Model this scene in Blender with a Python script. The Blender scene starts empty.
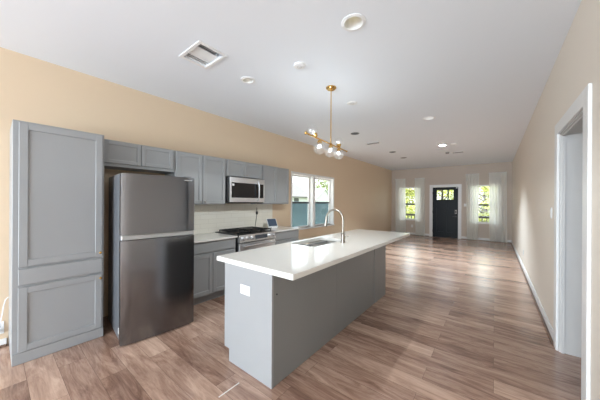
import bpy, bmesh, math, random
from mathutils import Vector, Matrix
random.seed(7)
SC = bpy.context.scene
COL = SC.collection
PI = math.pi

# ------------------------------------------------------------------ camera
HC = 1.42
cam_d = bpy.data.cameras.new('camera'); cam = bpy.data.objects.new('camera', cam_d); COL.objects.link(cam)
cam_d.sensor_width = 36.0; cam_d.lens = 36.0 * 245.17 / 600.0
cam_d.shift_y = 1.88 / 600.0
cam_d.clip_start = 0.05; cam_d.clip_end = 300
cam.location = (0, 0, HC)
cam.rotation_mode = 'QUATERNION'
cam.rotation_quaternion = (Matrix.Rotation(0.671, 3, 'Z') @ Matrix.Rotation(PI / 2, 3, 'X') @ Matrix.Rotation(0.006, 3, 'Z')).to_quaternion()
SC.camera = cam

# ------------------------------------------------------------------ exposure, sky, sun, daylight
SC.view_settings.view_transform = 'Standard'
SC.view_settings.look = 'None'
SC.view_settings.gamma = 1.0
SC.view_settings.use_curve_mapping = False
SC.view_settings.exposure = 0.9

world = bpy.data.worlds.new('sky'); SC.world = world; world.use_nodes = True
wn = world.node_tree.nodes; wl = world.node_tree.links
bg = wn['Background']
sky = wn.new('ShaderNodeTexSky'); sky.sky_type = 'NISHITA'; sky.sun_disc = False
sky.sun_elevation = math.radians(48); sky.sun_rotation = math.radians(200)
sky.air_density = 1.0; sky.dust_density = 3.0
mixw = wn.new('ShaderNodeMix'); mixw.data_type = 'RGBA'
mixw.inputs[0].default_value = 0.75
mixw.inputs[7].default_value = (4.6, 4.75, 4.9, 1)
wl.new(sky.outputs[0], mixw.inputs[6]); wl.new(mixw.outputs[2], bg.inputs[0])
bg.inputs[1].default_value = 0.36

sun_d = bpy.data.lights.new('sun', 'SUN'); sun_d.energy = 9; sun_d.angle = math.radians(1.5); sun_d.color = (1, .95, .86)
sun = bpy.data.objects.new('sun', sun_d); COL.objects.link(sun)
sun.rotation_mode = 'QUATERNION'
sun.rotation_quaternion = Vector((-0.05, 0.52, -0.86)).to_track_quat('-Z', 'Y')

def area(name, loc, direction, sx, sy, energy, color=(1, 1, 1)):
    d = bpy.data.lights.new(name, 'AREA'); d.shape = 'RECTANGLE'; d.size = sx; d.size_y = sy
    d.energy = energy; d.color = color
    o = bpy.data.objects.new(name, d); COL.objects.link(o); o.location = loc
    o.rotation_mode = 'QUATERNION'; o.rotation_quaternion = Vector(direction).to_track_quat('-Z', 'Z')
    return o
# daylight through the patio opening in the wall behind the photographer
area('patio_daylight', (-1.6, -5.3, 1.3), (0, 1, 0.07), 4.2, 2.3, 258, (.75, .90, 1.07))

# ------------------------------------------------------------------ materials
def mat(name, col, rough=.5, metal=0., spec=.5, coat=0., emit=None, estr=0., noise=0., nscale=8., bump=0., bscale=200.):
    m = bpy.data.materials.new(name); m.use_nodes = True
    nt = m.node_tree; p = nt.nodes['Principled BSDF']
    p.inputs['Base Color'].default_value = (*col, 1)
    p.inputs['Roughness'].default_value = rough; p.inputs['Metallic'].default_value = metal
    p.inputs['Specular IOR Level'].default_value = spec; p.inputs['Coat Weight'].default_value = coat
    tc = nt.nodes.new('ShaderNodeTexCoord')
    if noise:
        n = nt.nodes.new('ShaderNodeTexNoise'); n.inputs['Scale'].default_value = nscale; n.inputs['Detail'].default_value = 4
        nt.links.new(tc.outputs['Object'], n.inputs['Vector'])
        mx = nt.nodes.new('ShaderNodeMix'); mx.data_type = 'RGBA'
        mx.inputs[6].default_value = (*[c * (1 - noise) for c in col], 1); mx.inputs[7].default_value = (*[min(1, c * (1 + noise)) for c in col], 1)
        nt.links.new(n.outputs['Fac'], mx.inputs[0]); nt.links.new(mx.outputs[2], p.inputs['Base Color'])
    if bump:
        n2 = nt.nodes.new('ShaderNodeTexNoise'); n2.inputs['Scale'].default_value = bscale
        nt.links.new(tc.outputs['Object'], n2.inputs['Vector'])
        b = nt.nodes.new('ShaderNodeBump'); b.inputs['Strength'].default_value = bump; b.inputs['Distance'].default_value = .002
        nt.links.new(n2.outputs['Fac'], b.inputs['Height']); nt.links.new(b.outputs['Normal'], p.inputs['Normal'])
    if emit:
        p.inputs['Emission Color'].default_value = (*emit, 1); p.inputs['Emission Strength'].default_value = estr
    return m

def glass(name, tint=(1, 1, 1), gloss=1.0, ior=1.45, haze=0.0):
    m = bpy.data.materials.new(name); m.use_nodes = True; nt = m.node_tree
    for n in list(nt.nodes):
        if n.type != 'OUTPUT_MATERIAL': nt.nodes.remove(n)
    out = [n for n in nt.nodes if n.type == 'OUTPUT_MATERIAL'][0]
    tr = nt.nodes.new('ShaderNodeBsdfTransparent'); tr.inputs[0].default_value = (*tint, 1)
    gl = nt.nodes.new('ShaderNodeBsdfGlossy'); gl.inputs['Roughness'].default_value = .02
    gl.inputs[0].default_value = (gloss, gloss, gloss, 1)
    fr = nt.nodes.new('ShaderNodeFresnel'); fr.inputs[0].default_value = ior
    mx = nt.nodes.new('ShaderNodeMixShader')
    ge = nt.nodes.new('ShaderNodeNewGeometry'); iv = nt.nodes.new('ShaderNodeMath'); iv.operation = 'SUBTRACT'; iv.inputs[0].default_value = 1; nt.links.new(ge.outputs['Backfacing'], iv.inputs[1])
    mu = nt.nodes.new('ShaderNodeMath'); mu.operation = 'MULTIPLY'; nt.links.new(fr.outputs[0], mu.inputs[0]); nt.links.new(iv.outputs[0], mu.inputs[1])
    nt.links.new(mu.outputs[0], mx.inputs[0]); nt.links.new(tr.outputs[0], mx.inputs[1]); nt.links.new(gl.outputs[0], mx.inputs[2])
    if haze:
        df = nt.nodes.new('ShaderNodeBsdfDiffuse'); tl = nt.nodes.new('ShaderNodeBsdfTranslucent'); a = nt.nodes.new('ShaderNodeMixShader'); b = nt.nodes.new('ShaderNodeMixShader')
        df.inputs[0].default_value = (.9, .9, .9, 1); tl.inputs[0].default_value = (.9, .9, .9, 1)
        nt.links.new(df.outputs[0], a.inputs[1]); nt.links.new(tl.outputs[0], a.inputs[2]); b.inputs[0].default_value = haze
        nt.links.new(mx.outputs[0], b.inputs[1]); nt.links.new(a.outputs[0], b.inputs[2]); mx = b
    nt.links.new(mx.outputs[0], out.inputs[0]); return m

def floor_mat():
    m = bpy.data.materials.new('vinyl_plank_floor'); m.use_nodes = True; nt = m.node_tree; L = nt.links.new
    p = nt.nodes['Principled BSDF']; tc = nt.nodes.new('ShaderNodeTexCoord')
    br = nt.nodes.new('ShaderNodeTexBrick'); br.offset = .37; br.offset_frequency = 2
    br.inputs['Scale'].default_value = 1; br.inputs['Brick Width'].default_value = 1.22; br.inputs['Row Height'].default_value = .18
    br.inputs['Mortar Size'].default_value = .0012; br.inputs['Mortar Smooth'].default_value = .2; br.inputs['Bias'].default_value = 0
    br.inputs['Color1'].default_value = (0, 0, 0, 1); br.inputs['Color2'].default_value = (1, 1, 1, 1); br.inputs['Mortar'].default_value = (.3, .3, .3, 1)
    L(tc.outputs['Object'], br.inputs['Vector'])
    # grain: noise stretched along the plank, shifted plank by plank
    sep = nt.nodes.new('ShaderNodeSeparateColor'); L(br.outputs['Color'], sep.inputs[0])
    mp = nt.nodes.new('ShaderNodeMapping'); mp.inputs['Scale'].default_value = (1.3, 8, 1); L(tc.outputs['Object'], mp.inputs['Vector'])
    off = nt.nodes.new('ShaderNodeVectorMath'); off.operation = 'SCALE'; off.inputs[0].default_value = (37, 11, 5); L(sep.outputs[0], off.inputs['Scale'])
    add = nt.nodes.new('ShaderNodeVectorMath'); add.operation = 'ADD'; L(mp.outputs[0], add.inputs[0]); L(off.outputs[0], add.inputs[1])
    n1 = nt.nodes.new('ShaderNodeTexNoise'); n1.inputs['Scale'].default_value = 1.6; n1.inputs['Detail'].default_value = 6; n1.inputs['Roughness'].default_value = .7; n1.inputs['Distortion'].default_value = .9
    L(add.outputs[0], n1.inputs['Vector'])
    n2 = nt.nodes.new('ShaderNodeTexNoise'); n2.inputs['Scale'].default_value = 6; n2.inputs['Detail'].default_value = 5; n2.inputs['Roughness'].default_value = .7
    mp2 = nt.nodes.new('ShaderNodeMapping'); mp2.inputs['Scale'].default_value = (1.0, 16, 1); L(tc.outputs['Object'], mp2.inputs['Vector']); L(mp2.outputs[0], n2.inputs['Vector'])
    a = nt.nodes.new('ShaderNodeMath'); a.operation = 'MULTIPLY_ADD'; L(n1.outputs['Fac'], a.inputs[0]); a.inputs[1].default_value = 1.5
    a2 = nt.nodes.new('ShaderNodeMath'); a2.operation = 'MULTIPLY_ADD'; L(n2.outputs['Fac'], a2.inputs[0]); a2.inputs[1].default_value = .45; a2.inputs[2].default_value = -.62
    L(a2.outputs[0], a.inputs[2])
    a3 = nt.nodes.new('ShaderNodeMath'); a3.operation = 'MULTIPLY_ADD'; L(sep.outputs[0], a3.inputs[0]); a3.inputs[1].default_value = .42; L(a.outputs[0], a3.inputs[2])
    cr = nt.nodes.new('ShaderNodeValToRGB'); e = cr.color_ramp.elements
    e[0].position = .05; e[0].color = (.10, .050, .034, 1); e[1].position = .95; e[1].color = (.64, .44, .325, 1)
    x = e.new(.35); x.color = (.27, .154, .107, 1)
    x = e.new(.62); x.color = (.43, .272, .198, 1)
    L(a3.outputs[0], cr.inputs[0])
    mo = nt.nodes.new('ShaderNodeMix'); mo.data_type = 'RGBA'; mo.blend_type = 'MIX'
    L(br.outputs['Fac'], mo.inputs[0]); L(cr.outputs[0], mo.inputs[6]); mo.inputs[7].default_value = (.14, .085, .06, 1)
    L(mo.outputs[2], p.inputs['Base Color'])
    p.inputs['Roughness'].default_value = .24; p.inputs['IOR'].default_value = 1.5; p.inputs['Coat Weight'].default_value = .45; p.inputs['Coat Roughness'].default_value = .2; p.inputs['Coat IOR'].default_value = 1.55
    b = nt.nodes.new('ShaderNodeBump'); b.inputs['Strength'].default_value = .05; b.inputs['Distance'].default_value = .002
    L(a.outputs[0], b.inputs['Height']); L(b.outputs['Normal'], p.inputs['Normal'])
    return m

def tile_mat():
    m = bpy.data.materials.new('cream_tile'); m.use_nodes = True; nt = m.node_tree; L = nt.links.new
    p = nt.nodes['Principled BSDF']; tc = nt.nodes.new('ShaderNodeTexCoord')
    sx = nt.nodes.new('ShaderNodeSeparateXYZ'); cx = nt.nodes.new('ShaderNodeCombineXYZ')
    L(tc.outputs['Object'], sx.inputs[0]); L(sx.outputs['Y'], cx.inputs['X']); L(sx.outputs['Z'], cx.inputs['Y'])
    br = nt.nodes.new('ShaderNodeTexBrick'); br.inputs['Scale'].default_value = 1; br.inputs['Brick Width'].default_value = .30; br.inputs['Row Height'].default_value = .075
    br.inputs['Mortar Size'].default_value = .002; br.inputs['Color1'].default_value = (.84, .80, .70, 1); br.inputs['Color2'].default_value = (.88, .845, .76, 1); br.inputs['Mortar'].default_value = (.72, .68, .59, 1)
    L(cx.outputs[0], br.inputs['Vector']); L(br.outputs['Color'], p.inputs['Base Color'])
    b = nt.nodes.new('ShaderNodeBump'); b.invert = True; b.inputs['Strength'].default_value = .5; b.inputs['Distance'].default_value = .002
    L(br.outputs['Fac'], b.inputs['Height']); L(b.outputs['Normal'], p.inputs['Normal'])
    p.inputs['Roughness'].default_value = .22; return m

def brushed(name, col, rough, axis, amt=.06):
    m = mat(name, col, rough, 1.0); nt = m.node_tree; p = nt.nodes['Principled BSDF']
    tc = [n for n in nt.nodes if n.type == 'TEX_COORD'][0]
    mp = nt.nodes.new('ShaderNodeMapping'); s = [4, 4, 4]; s[axis] = .5
    s = [250 if i != axis else 1.5 for i in range(3)]; mp.inputs['Scale'].default_value = s
    n = nt.nodes.new('ShaderNodeTexNoise'); n.inputs['Scale'].default_value = 1; n.inputs['Detail'].default_value = 2
    nt.links.new(tc.outputs['Object'], mp.inputs[0]); nt.links.new(mp.outputs[0], n.inputs['Vector'])
    mr = nt.nodes.new('ShaderNodeMapRange'); mr.inputs[3].default_value = rough - amt; mr.inputs[4].default_value = rough + amt
    nt.links.new(n.outputs['Fac'], mr.inputs[0]); nt.links.new(mr.outputs[0], p.inputs['Roughness']); return m

def sheer(name, col):
    m = bpy.data.materials.new(name); m.use_nodes = True; nt = m.node_tree
    for n in list(nt.nodes):
        if n.type != 'OUTPUT_MATERIAL': nt.nodes.remove(n)
    out = [n for n in nt.nodes if n.type == 'OUTPUT_MATERIAL'][0]
    tr = nt.nodes.new('ShaderNodeBsdfTransparent')
    di = nt.nodes.new('ShaderNodeBsdfDiffuse'); di.inputs[0].default_value = (*col, 1)
    tl = nt.nodes.new('ShaderNodeBsdfTranslucent'); tl.inputs[0].default_value = (*col, 1)
    m1 = nt.nodes.new('ShaderNodeMixShader'); m1.inputs[0].default_value = .5
    m2 = nt.nodes.new('ShaderNodeMixShader'); m2.inputs[0].default_value = .91
    nt.links.new(di.outputs[0], m1.inputs[1]); nt.links.new(tl.outputs[0], m1.inputs[2])
    nt.links.new(tr.outputs[0], m2.inputs[1]); nt.links.new(m1.outputs[0], m2.inputs[2]); nt.links.new(m2.outputs[0], out.inputs[0]); return m

def siding_mat(name, col, row=.2, axis='Z'):
    m = mat(name, col, .7); nt = m.node_tree; p = nt.nodes['Principled BSDF']
    tc = [n for n in nt.nodes if n.type == 'TEX_COORD'][0]
    w = nt.nodes.new('ShaderNodeTexWave'); w.bands_direction = axis; w.wave_profile = 'SAW'; w.inputs['Scale'].default_value = 1 / row / 3.18
    nt.links.new(tc.outputs['Object'], w.inputs['Vector'])
    b = nt.nodes.new('ShaderNodeBump'); b.inputs['Strength'].default_value = .6; b.inputs['Distance'].default_value = .02
    nt.links.new(w.outputs['Fac'], b.inputs['Height']); nt.links.new(b.outputs['Normal'], p.inputs['Normal']); return m

M = dict(
    wall=mat('beige_wall_paint', (.79, .71, .615), .62, bump=.15, bscale=260, noise=.02, nscale=1.2),
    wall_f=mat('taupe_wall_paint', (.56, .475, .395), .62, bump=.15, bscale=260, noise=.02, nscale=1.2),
    wall_l=mat('warm_tan_left_wall', (.70, .548, .385), .5, bump=.15, bscale=260, noise=.02, nscale=1.2),  # left wall set to a warmer tan than the other walls
    ceil=mat('ceiling_paint', (.83, .86, .90), .8, bump=.2, bscale=180),
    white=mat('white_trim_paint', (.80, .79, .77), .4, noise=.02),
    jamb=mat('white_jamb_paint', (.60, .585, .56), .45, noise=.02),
    floor=floor_mat(), tile=tile_mat(),
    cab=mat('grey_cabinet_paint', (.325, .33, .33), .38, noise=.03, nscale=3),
    icab=mat('dark_grey_island', (.235, .24, .235), .38, noise=.03, nscale=3),  # island grey, darker than the cabinet grey
    cabin=mat('cabinet_shadow_board', (.20, .16, .12), .6, noise=.05),
    quartz=mat('white_quartz', (.79, .765, .71), .10, noise=.02, nscale=40, spec=.55),
    fridge=brushed('black_stainless', (.205, .21, .225), .2, 2, .04),
    fside=mat('grey_fridge_side', (.16, .165, .175), .38, .3, noise=.03),
    ss=brushed('stainless_steel', (.72, .73, .75), .34, 1, .06),
    sink=brushed('sink_steel', (.52, .50, .47), .34, 0, .06),
    nickel=mat('brushed_nickel', (.36, .325, .275), .28, 1., noise=.03),
    silver=mat('silver_plastic', (.42, .41, .39), .4, .4, noise=.02),
    black=mat('black_enamel', (.012, .012, .013), .35, noise=.1),
    iron=mat('cast_iron', (.014, .013, .013), .6, noise=.1, bump=.2),
    bglass=mat('black_glass', (.010, .010, .011), .06, noise=.05),
    rubber=mat('black_rubber', (.02, .02, .02), .7, noise=.1),
    brass=mat('polished_brass', (.72, .46, .16), .22, 1., noise=.03),
    cover=mat('white_plastic', (.83, .83, .82), .35, noise=.01),
    grey=mat('grey_plastic', (.22, .22, .22), .5, noise=.04),
    slot=mat('dark_slot', (.03, .03, .03), .6, noise=.05),
    globe=glass('clear_globe_glass', (.97, .97, .97), 1.0, 2.0, .004),
    pane=glass('window_pane', (.94, .96, .95), 1.0, 1.25),
    screen=glass('insect_screen', (.70, .75, .77), .1, 1.1),
    bulb=glass('clear_bulb_glass', (.97, .97, .96), 1.0, 1.5, .012),
    lens=mat('warm_lamp_lens', (.75, .70, .45), .4, emit=(1, .82, .35), estr=.5, noise=.02),
    led=mat('lit_lamp_lens', (.85, .83, .75), .4, emit=(1, .95, .85), estr=1.6, noise=.02),
    door=mat('black_door_paint', (.010, .012, .013), .4, spec=.15, noise=.08, nscale=3),
    frame=mat('dark_window_frame', (.055, .058, .06), .5, noise=.05),
    curtain=sheer('sheer_curtain', (.95, .95, .90)),
    display=mat('blue_display', (.02, .03, .05), .35, emit=(.12, .2, .33), estr=.1, noise=.05),
    clock=mat('range_display', (.02, .022, .026), .12, emit=(.1, .12, .15), estr=.15, noise=.05),
    shoe=mat('wood_shoe_molding', (.17, .105, .075), .45, noise=.2, nscale=14),
    seam=mat('pale_plank_edge', (.80, .74, .69), .5, noise=.05),
    grass=mat('lawn', (.13, .16, .07), .9, noise=.35, nscale=3),
    leaf=mat('sunlit_leaves', (.34, .38, .10), .6, noise=.45, nscale=2.2),
    leaf2=mat('deep_leaves', (.16, .21, .06), .6, noise=.45, nscale=2.2),
    twig=mat('grey_twigs', (.27, .26, .24), .8, noise=.2),
    bark=mat('bark', (.10, .075, .055), .9, noise=.3, nscale=9),
    fence=siding_mat('blue_grey_fence_board', (.115, .18, .21), .14, 'Y'),
    siding=siding_mat('white_siding', (.62, .64, .64), .2, 'Z'),
    roof=mat('grey_shingle', (.14, .14, .145), .85, noise=.15, nscale=12),
    porch=mat('porch_paint', (.035, .03, .028), .6, noise=.1),
    bounce=mat('sun_bounce_concrete', (.62, .60, .57), .9, noise=.05, nscale=4),  # pale colour of the added, unseen sun-bounce slabs
    conc=mat('concrete', (.42, .41, .39), .9, noise=.12, nscale=6),
)

# ------------------------------------------------------------------ mesh builder
class MB:
    def __init__(s): s.bm = bmesh.new()
    def _new(s, fn):
        before = set(s.bm.verts); fn(); return [v for v in s.bm.verts if v not in before]
    def box(s, x0, x1, y0, y1, z0, z1, bev=0.0, seg=1, rot=None, piv=None):
        t = bmesh.new(); bmesh.ops.create_cube(t, size=1)
        for v in t.verts:
            v.co = Vector((x0 + (v.co.x + .5) * (x1 - x0), y0 + (v.co.y + .5) * (y1 - y0), z0 + (v.co.z + .5) * (z1 - z0)))
        if bev: bmesh.ops.bevel(t, geom=list(t.edges), offset=bev, segments=seg, affect='EDGES', profile=.5)
        if rot is not None:
            pv = Vector(piv) if piv else Vector(((x0 + x1) / 2, (y0 + y1) / 2, (z0 + z1) / 2))
            for v in t.verts: v.co = rot @ (v.co - pv) + pv
        s._merge(t); return s
    def _merge(s, t):
        me = bpy.data.meshes.new('tmp'); t.to_mesh(me); t.free(); s.bm.from_mesh(me); bpy.data.meshes.remove(me)
    def lathe(s, prof, c=(0, 0, 0), axis=(0, 0, 1), seg=24, caps=True):
        t = bmesh.new(); q = Vector((0, 0, 1)).rotation_difference(Vector(axis).normalized()); rings = []
        for r, z in prof:
            rings.append([t.verts.new(q @ Vector((r * math.cos(2 * PI * i / seg), r * math.sin(2 * PI * i / seg), z)) + Vector(c)) for i in range(seg)] if r > 1e-6 else [t.verts.new(q @ Vector((0, 0, z)) + Vector(c))])
        for a, b in zip(rings, rings[1:]):
            for i in range(seg):
                j = (i + 1) % seg
                if len(a) == 1 and len(b) == 1: continue
                if len(a) == 1: t.faces.new((a[0], b[j], b[i]))
                elif len(b) == 1: t.faces.new((a[i], a[j], b[0]))
                else: t.faces.new((a[i], a[j], b[j], b[i]))
        if caps:
            if len(rings[0]) > 1: t.faces.new(rings[0][::-1])
            if len(rings[-1]) > 1: t.faces.new(rings[-1])
        bmesh.ops.recalc_face_normals(t, faces=list(t.faces))
        s._merge(t); return s
    def cyl(s, a, b, r, r2=None, seg=20):
        a, b = Vector(a), Vector(b); L = (b - a).length
        return s.lathe([(r, 0), (r if r2 is None else r2, L)], a, b - a, seg)
    def sphere(s, c, r, seg=24, sc=(1, 1, 1)):
        t = bmesh.new(); bmesh.ops.create_uvsphere(t, u_segments=seg, v_segments=seg // 2, radius=r)
        for v in t.verts: v.co = Vector((v.co.x * sc[0], v.co.y * sc[1], v.co.z * sc[2])) + Vector(c)
        s._merge(t); return s
    def tube(s, pts, r, seg=10, radii=None):
        t = bmesh.new(); pts = [Vector(p) for p in pts]; rings = []; up = None
        for i, p in enumerate(pts):
            d = (pts[min(i + 1, len(pts) - 1)] - pts[max(i - 1, 0)]).normalized()
            if up is None:
                up = Vector((0, 0, 1)) if abs(d.z) < .9 else Vector((0, 1, 0))
            n = d.cross(up).normalized(); up = n.cross(d).normalized(); rr = radii[i] if radii else r
            rings.append([t.verts.new(p + rr * (math.cos(2 * PI * k / seg) * n + math.sin(2 * PI * k / seg) * up)) for k in range(seg)])
        for a, b in zip(rings, rings[1:]):
            for k in range(seg): t.faces.new((a[k], a[(k + 1) % seg], b[(k + 1) % seg], b[k]))
        t.faces.new(rings[0][::-1]); t.faces.new(rings[-1])
        bmesh.ops.recalc_face_normals(t, faces=list(t.faces)); s._merge(t); return s
    def quads(s, vs, fs):
        vv = [s.bm.verts.new(v) for v in vs]
        for f in fs: s.bm.faces.new([vv[i] for i in f])
        return s
    def prism(s, pts2, plane, a, b):
        """polygon pts2 in a plane ('yz' extruded along x, 'xz' along y, 'xy' along z)"""
        def P(u, v, w): return {'yz': (w, u, v), 'xz': (u, w, v), 'xy': (u, v, w)}[plane]
        n = len(pts2); t = bmesh.new()
        A = [t.verts.new(P(u, v, a)) for u, v in pts2]; B = [t.verts.new(P(u, v, b)) for u, v in pts2]
        t.faces.new(A); t.faces.new(B)
        for i in range(n): t.faces.new((A[i], A[(i + 1) % n], B[(i + 1) % n], B[i]))
        bmesh.ops.recalc_face_normals(t, faces=list(t.faces)); s._merge(t); return s
    def build(s, name, m, parent=None, smooth=False, angle=35):
        o = bpy.data.objects.new(name, None); bpy.data.objects.remove(o)
        me = bpy.data.meshes.new(name)
        off = Vector((0, 0, 0)); q = parent
        while q is not None: off += q.location; q = q.parent
        if parent is not None:
            for v in s.bm.verts: v.co -= off
        s.bm.to_mesh(me); s.bm.free(); me.materials.append(m)
        if smooth:
            me.polygons.foreach_set('use_smooth', [True] * len(me.polygons))
            me.set_sharp_from_angle(angle=math.radians(angle))
        o = bpy.data.objects.new(name, me); COL.objects.link(o)
        if parent is not None: o.parent = parent
        return o
def box(*a, **k): return MB().box(*a, **k)
def tag(o, label=None, cat=None, group=None, kind=None):
    if label: o['label'] = label
    if cat: o['category'] = cat
    if group: o['group'] = group
    if kind: o['kind'] = kind
    return o
def thing(name, label, cat, loc, group=None):
    o = bpy.data.objects.new(name, None); COL.objects.link(o); o.location = loc; o.empty_display_size = .1
    return tag(o, label, cat, group)
def struct(name, mb, m, label=None, parent=None):
    o = mb.build(name, m, parent); o['kind'] = 'structure'
    if label: o['label'] = label
    return o

# ------------------------------------------------------------------ room shell
XL, XR, YB, H, YR = -3.737, .488, 11.517, 2.895, -5.0
W1, W2 = (4.40, 5.255), (5.345, 6.285)          # kitchen windows (y)
WZ0, WZ1 = .765, 2.10
F3, F4 = (-3.36, -2.50), (-.72, .13)            # front windows (x)
FZ0, FZ1 = .665, 2.10
DX0, DX1, DZ = -2.055, -1.12, 2.07              # front door opening
HY0, HY1, HZ = 2.505, 3.40, 2.09                # passage opening in the right wall
T = .16
struct('floor', box(XL - T, 2.3, YR - T, YB + T, -.12, 0), M['floor'], 'brown wood-look plank floor')

def wall_x(name, x0, x1, y0, y1, holes, m):
    mb = MB(); ys = y0
    for a, b, z0, z1 in holes:
        if a > ys: mb.box(x0, x1, ys, a, 0, H)
        if z0 > 0: mb.box(x0, x1, a, b, 0, z0)
        mb.box(x0, x1, a, b, z1, H); ys = b
    mb.box(x0, x1, ys, y1, 0, H); return struct(name, mb, m)
def wall_y(name, y0, y1, x0, x1, holes, m):
    mb = MB(); xs = x0
    for a, b, z0, z1 in holes:
        if a > xs: mb.box(xs, a, y0, y1, 0, H)
        if z0 > 0: mb.box(a, b, y0, y1, 0, z0)
        mb.box(a, b, y0, y1, z1, H); xs = b
    if x1 > xs: mb.box(xs, x1, y0, y1, 0, H)
    return struct(name, mb, m)
wall_x('wall_left', XL - T, XL, YR, YB, [(W1[0], W1[1], WZ0, WZ1), (W2[0], W2[1], WZ0, WZ1)], M['wall_l'])
wall_x('wall_right', XR, XR + .20, YR, YB, [(HY0, HY1, 0, HZ)], M['wall'])
wall_y('wall_front', YB, YB + T, XL - T, XR + .20, [(F3[0], F3[1], FZ0, FZ1), (DX0, DX1, 0, DZ), (F4[0], F4[1], FZ0, FZ1)], M['wall_f'])
wall_y('wall_rear', YR - T, YR, XL - T, 2.3, [(-3.7, 0.45, 0, 2.5)], M['wall'])
mb = MB(); mb.box(2.14, 2.3, YR, 5.2, 0, H); mb.box(XR + .2, 2.14, 5.04, 5.2, 0, H)
struct('wall_hall', mb, M['wall'])

CANS = [(-.914, 1.844, .078, 'warm'), (-2.351, 1.932, .066, 'warm'), (-.903, 4.738, .078, 'led'), (-2.36, 8.45, .075, 'off'), (-2.355, 4.851, .07, 'off'),
        (-1.06, 7.20, .075, 'led'), (-2.346, 7.292, .07, 'off')]
ceil = MB().box(XL - T, 2.3, -9.5, YB + .5, H, H + .30).build('ceiling', M['ceil'])  # runs on past the rear wall as an unseen overhang added to block sun
cut = MB()
for x, y, r, _ in CANS: cut.cyl((x, y, H - .05), (x, y, H + .13), r, seg=32)
cut.box(-2.485, -2.155, 1.21, 1.45, H - .05, H + .12)
cutter = cut.build('cutter', M['ceil'])
bo = ceil.modifiers.new('cut', 'BOOLEAN'); bo.object = cutter; bo.operation = 'DIFFERENCE'; bo.solver = 'EXACT'
dg = bpy.context.evaluated_depsgraph_get()
nm = bpy.data.meshes.new_from_object(ceil.evaluated_get(dg)); ceil.modifiers.clear(); ceil.data = nm
bpy.data.objects.remove(cutter); tag(ceil, 'smooth white ceiling', kind='structure')

# baseboards and shoe moulding
BH = .105; BT = .015
def base(name, x0, x1, y0, y1, h=BH): struct(name, MB().box(x0, x1, y0, y1, 0.001, h, .004), M['white'])
base('baseboard_right', XR - BT, XR, HY1 + .115, YB)
base('baseboard_right_near', XR - BT, XR, YR, HY0 - .125)
mb = MB(); mb.box(XL, DX0 - .105, YB - BT, YB, .001, BH, .004); mb.box(DX1 + .105, XR - BT, YB - BT, YB, .001, BH, .004)
struct('baseboard_front', mb, M['white'])
base('baseboard_left', XL, XL + BT, 3.92, YB - BT)
base('baseboard_left_near', XL, XL + BT, YR, .10, .075)
struct('trim_1', MB().box(XR - BT - .017, XR - BT, HY1 + .10, YB - BT - .001, .001, .024, .006, 2), M['shoe'], 'brown wood shoe moulding along right wall')
mb = MB(); mb.box(XL + BT, DX0 - .105, YB - BT - .017, YB - BT, .001, .022, .005, 2); mb.box(DX1 + .105, XR - BT - .018, YB - BT - .017, YB - BT, .001, .022, .005, 2)
struct('trim_2', mb, M['shoe'], 'brown wood shoe moulding along front wall')
struct('trim_3', MB().box(XL + BT, XL + BT + .017, YR, .10, .001, .022, .005, 2), M['shoe'], 'brown wood shoe moulding by tall cabinet')
# casing and lining of the passage in the right wall
CW = .115
mb = MB(); mb.box(XR - .02, XR - .0005, HY0 - CW, HY0 + .005, .001, HZ + CW - .01, .003); mb.box(XR - .02, XR - .0005, HY1 - .005, HY1 + CW, .001, HZ + CW - .01, .003)
mb.box(XR - .0195, XR - .0005, HY0 + .005, HY1 - .005, HZ - .005, HZ + CW - .01, .003)
struct('trim_4', mb, M['white'], 'white casing around the passage opening in right wall')
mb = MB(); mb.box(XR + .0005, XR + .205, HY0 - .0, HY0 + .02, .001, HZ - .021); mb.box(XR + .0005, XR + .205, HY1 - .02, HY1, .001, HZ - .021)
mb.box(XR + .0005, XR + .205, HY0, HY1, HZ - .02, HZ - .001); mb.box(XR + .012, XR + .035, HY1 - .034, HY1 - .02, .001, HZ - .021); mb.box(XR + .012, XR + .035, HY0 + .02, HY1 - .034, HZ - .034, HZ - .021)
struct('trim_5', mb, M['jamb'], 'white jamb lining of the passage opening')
# loose pale plank edge on the floor
struct('trim_6', MB().box(-1.564, -1.553, 1.03, 1.212, .0005, .003, .001), M['seam'], 'pale plank end joint in the floor')

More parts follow.
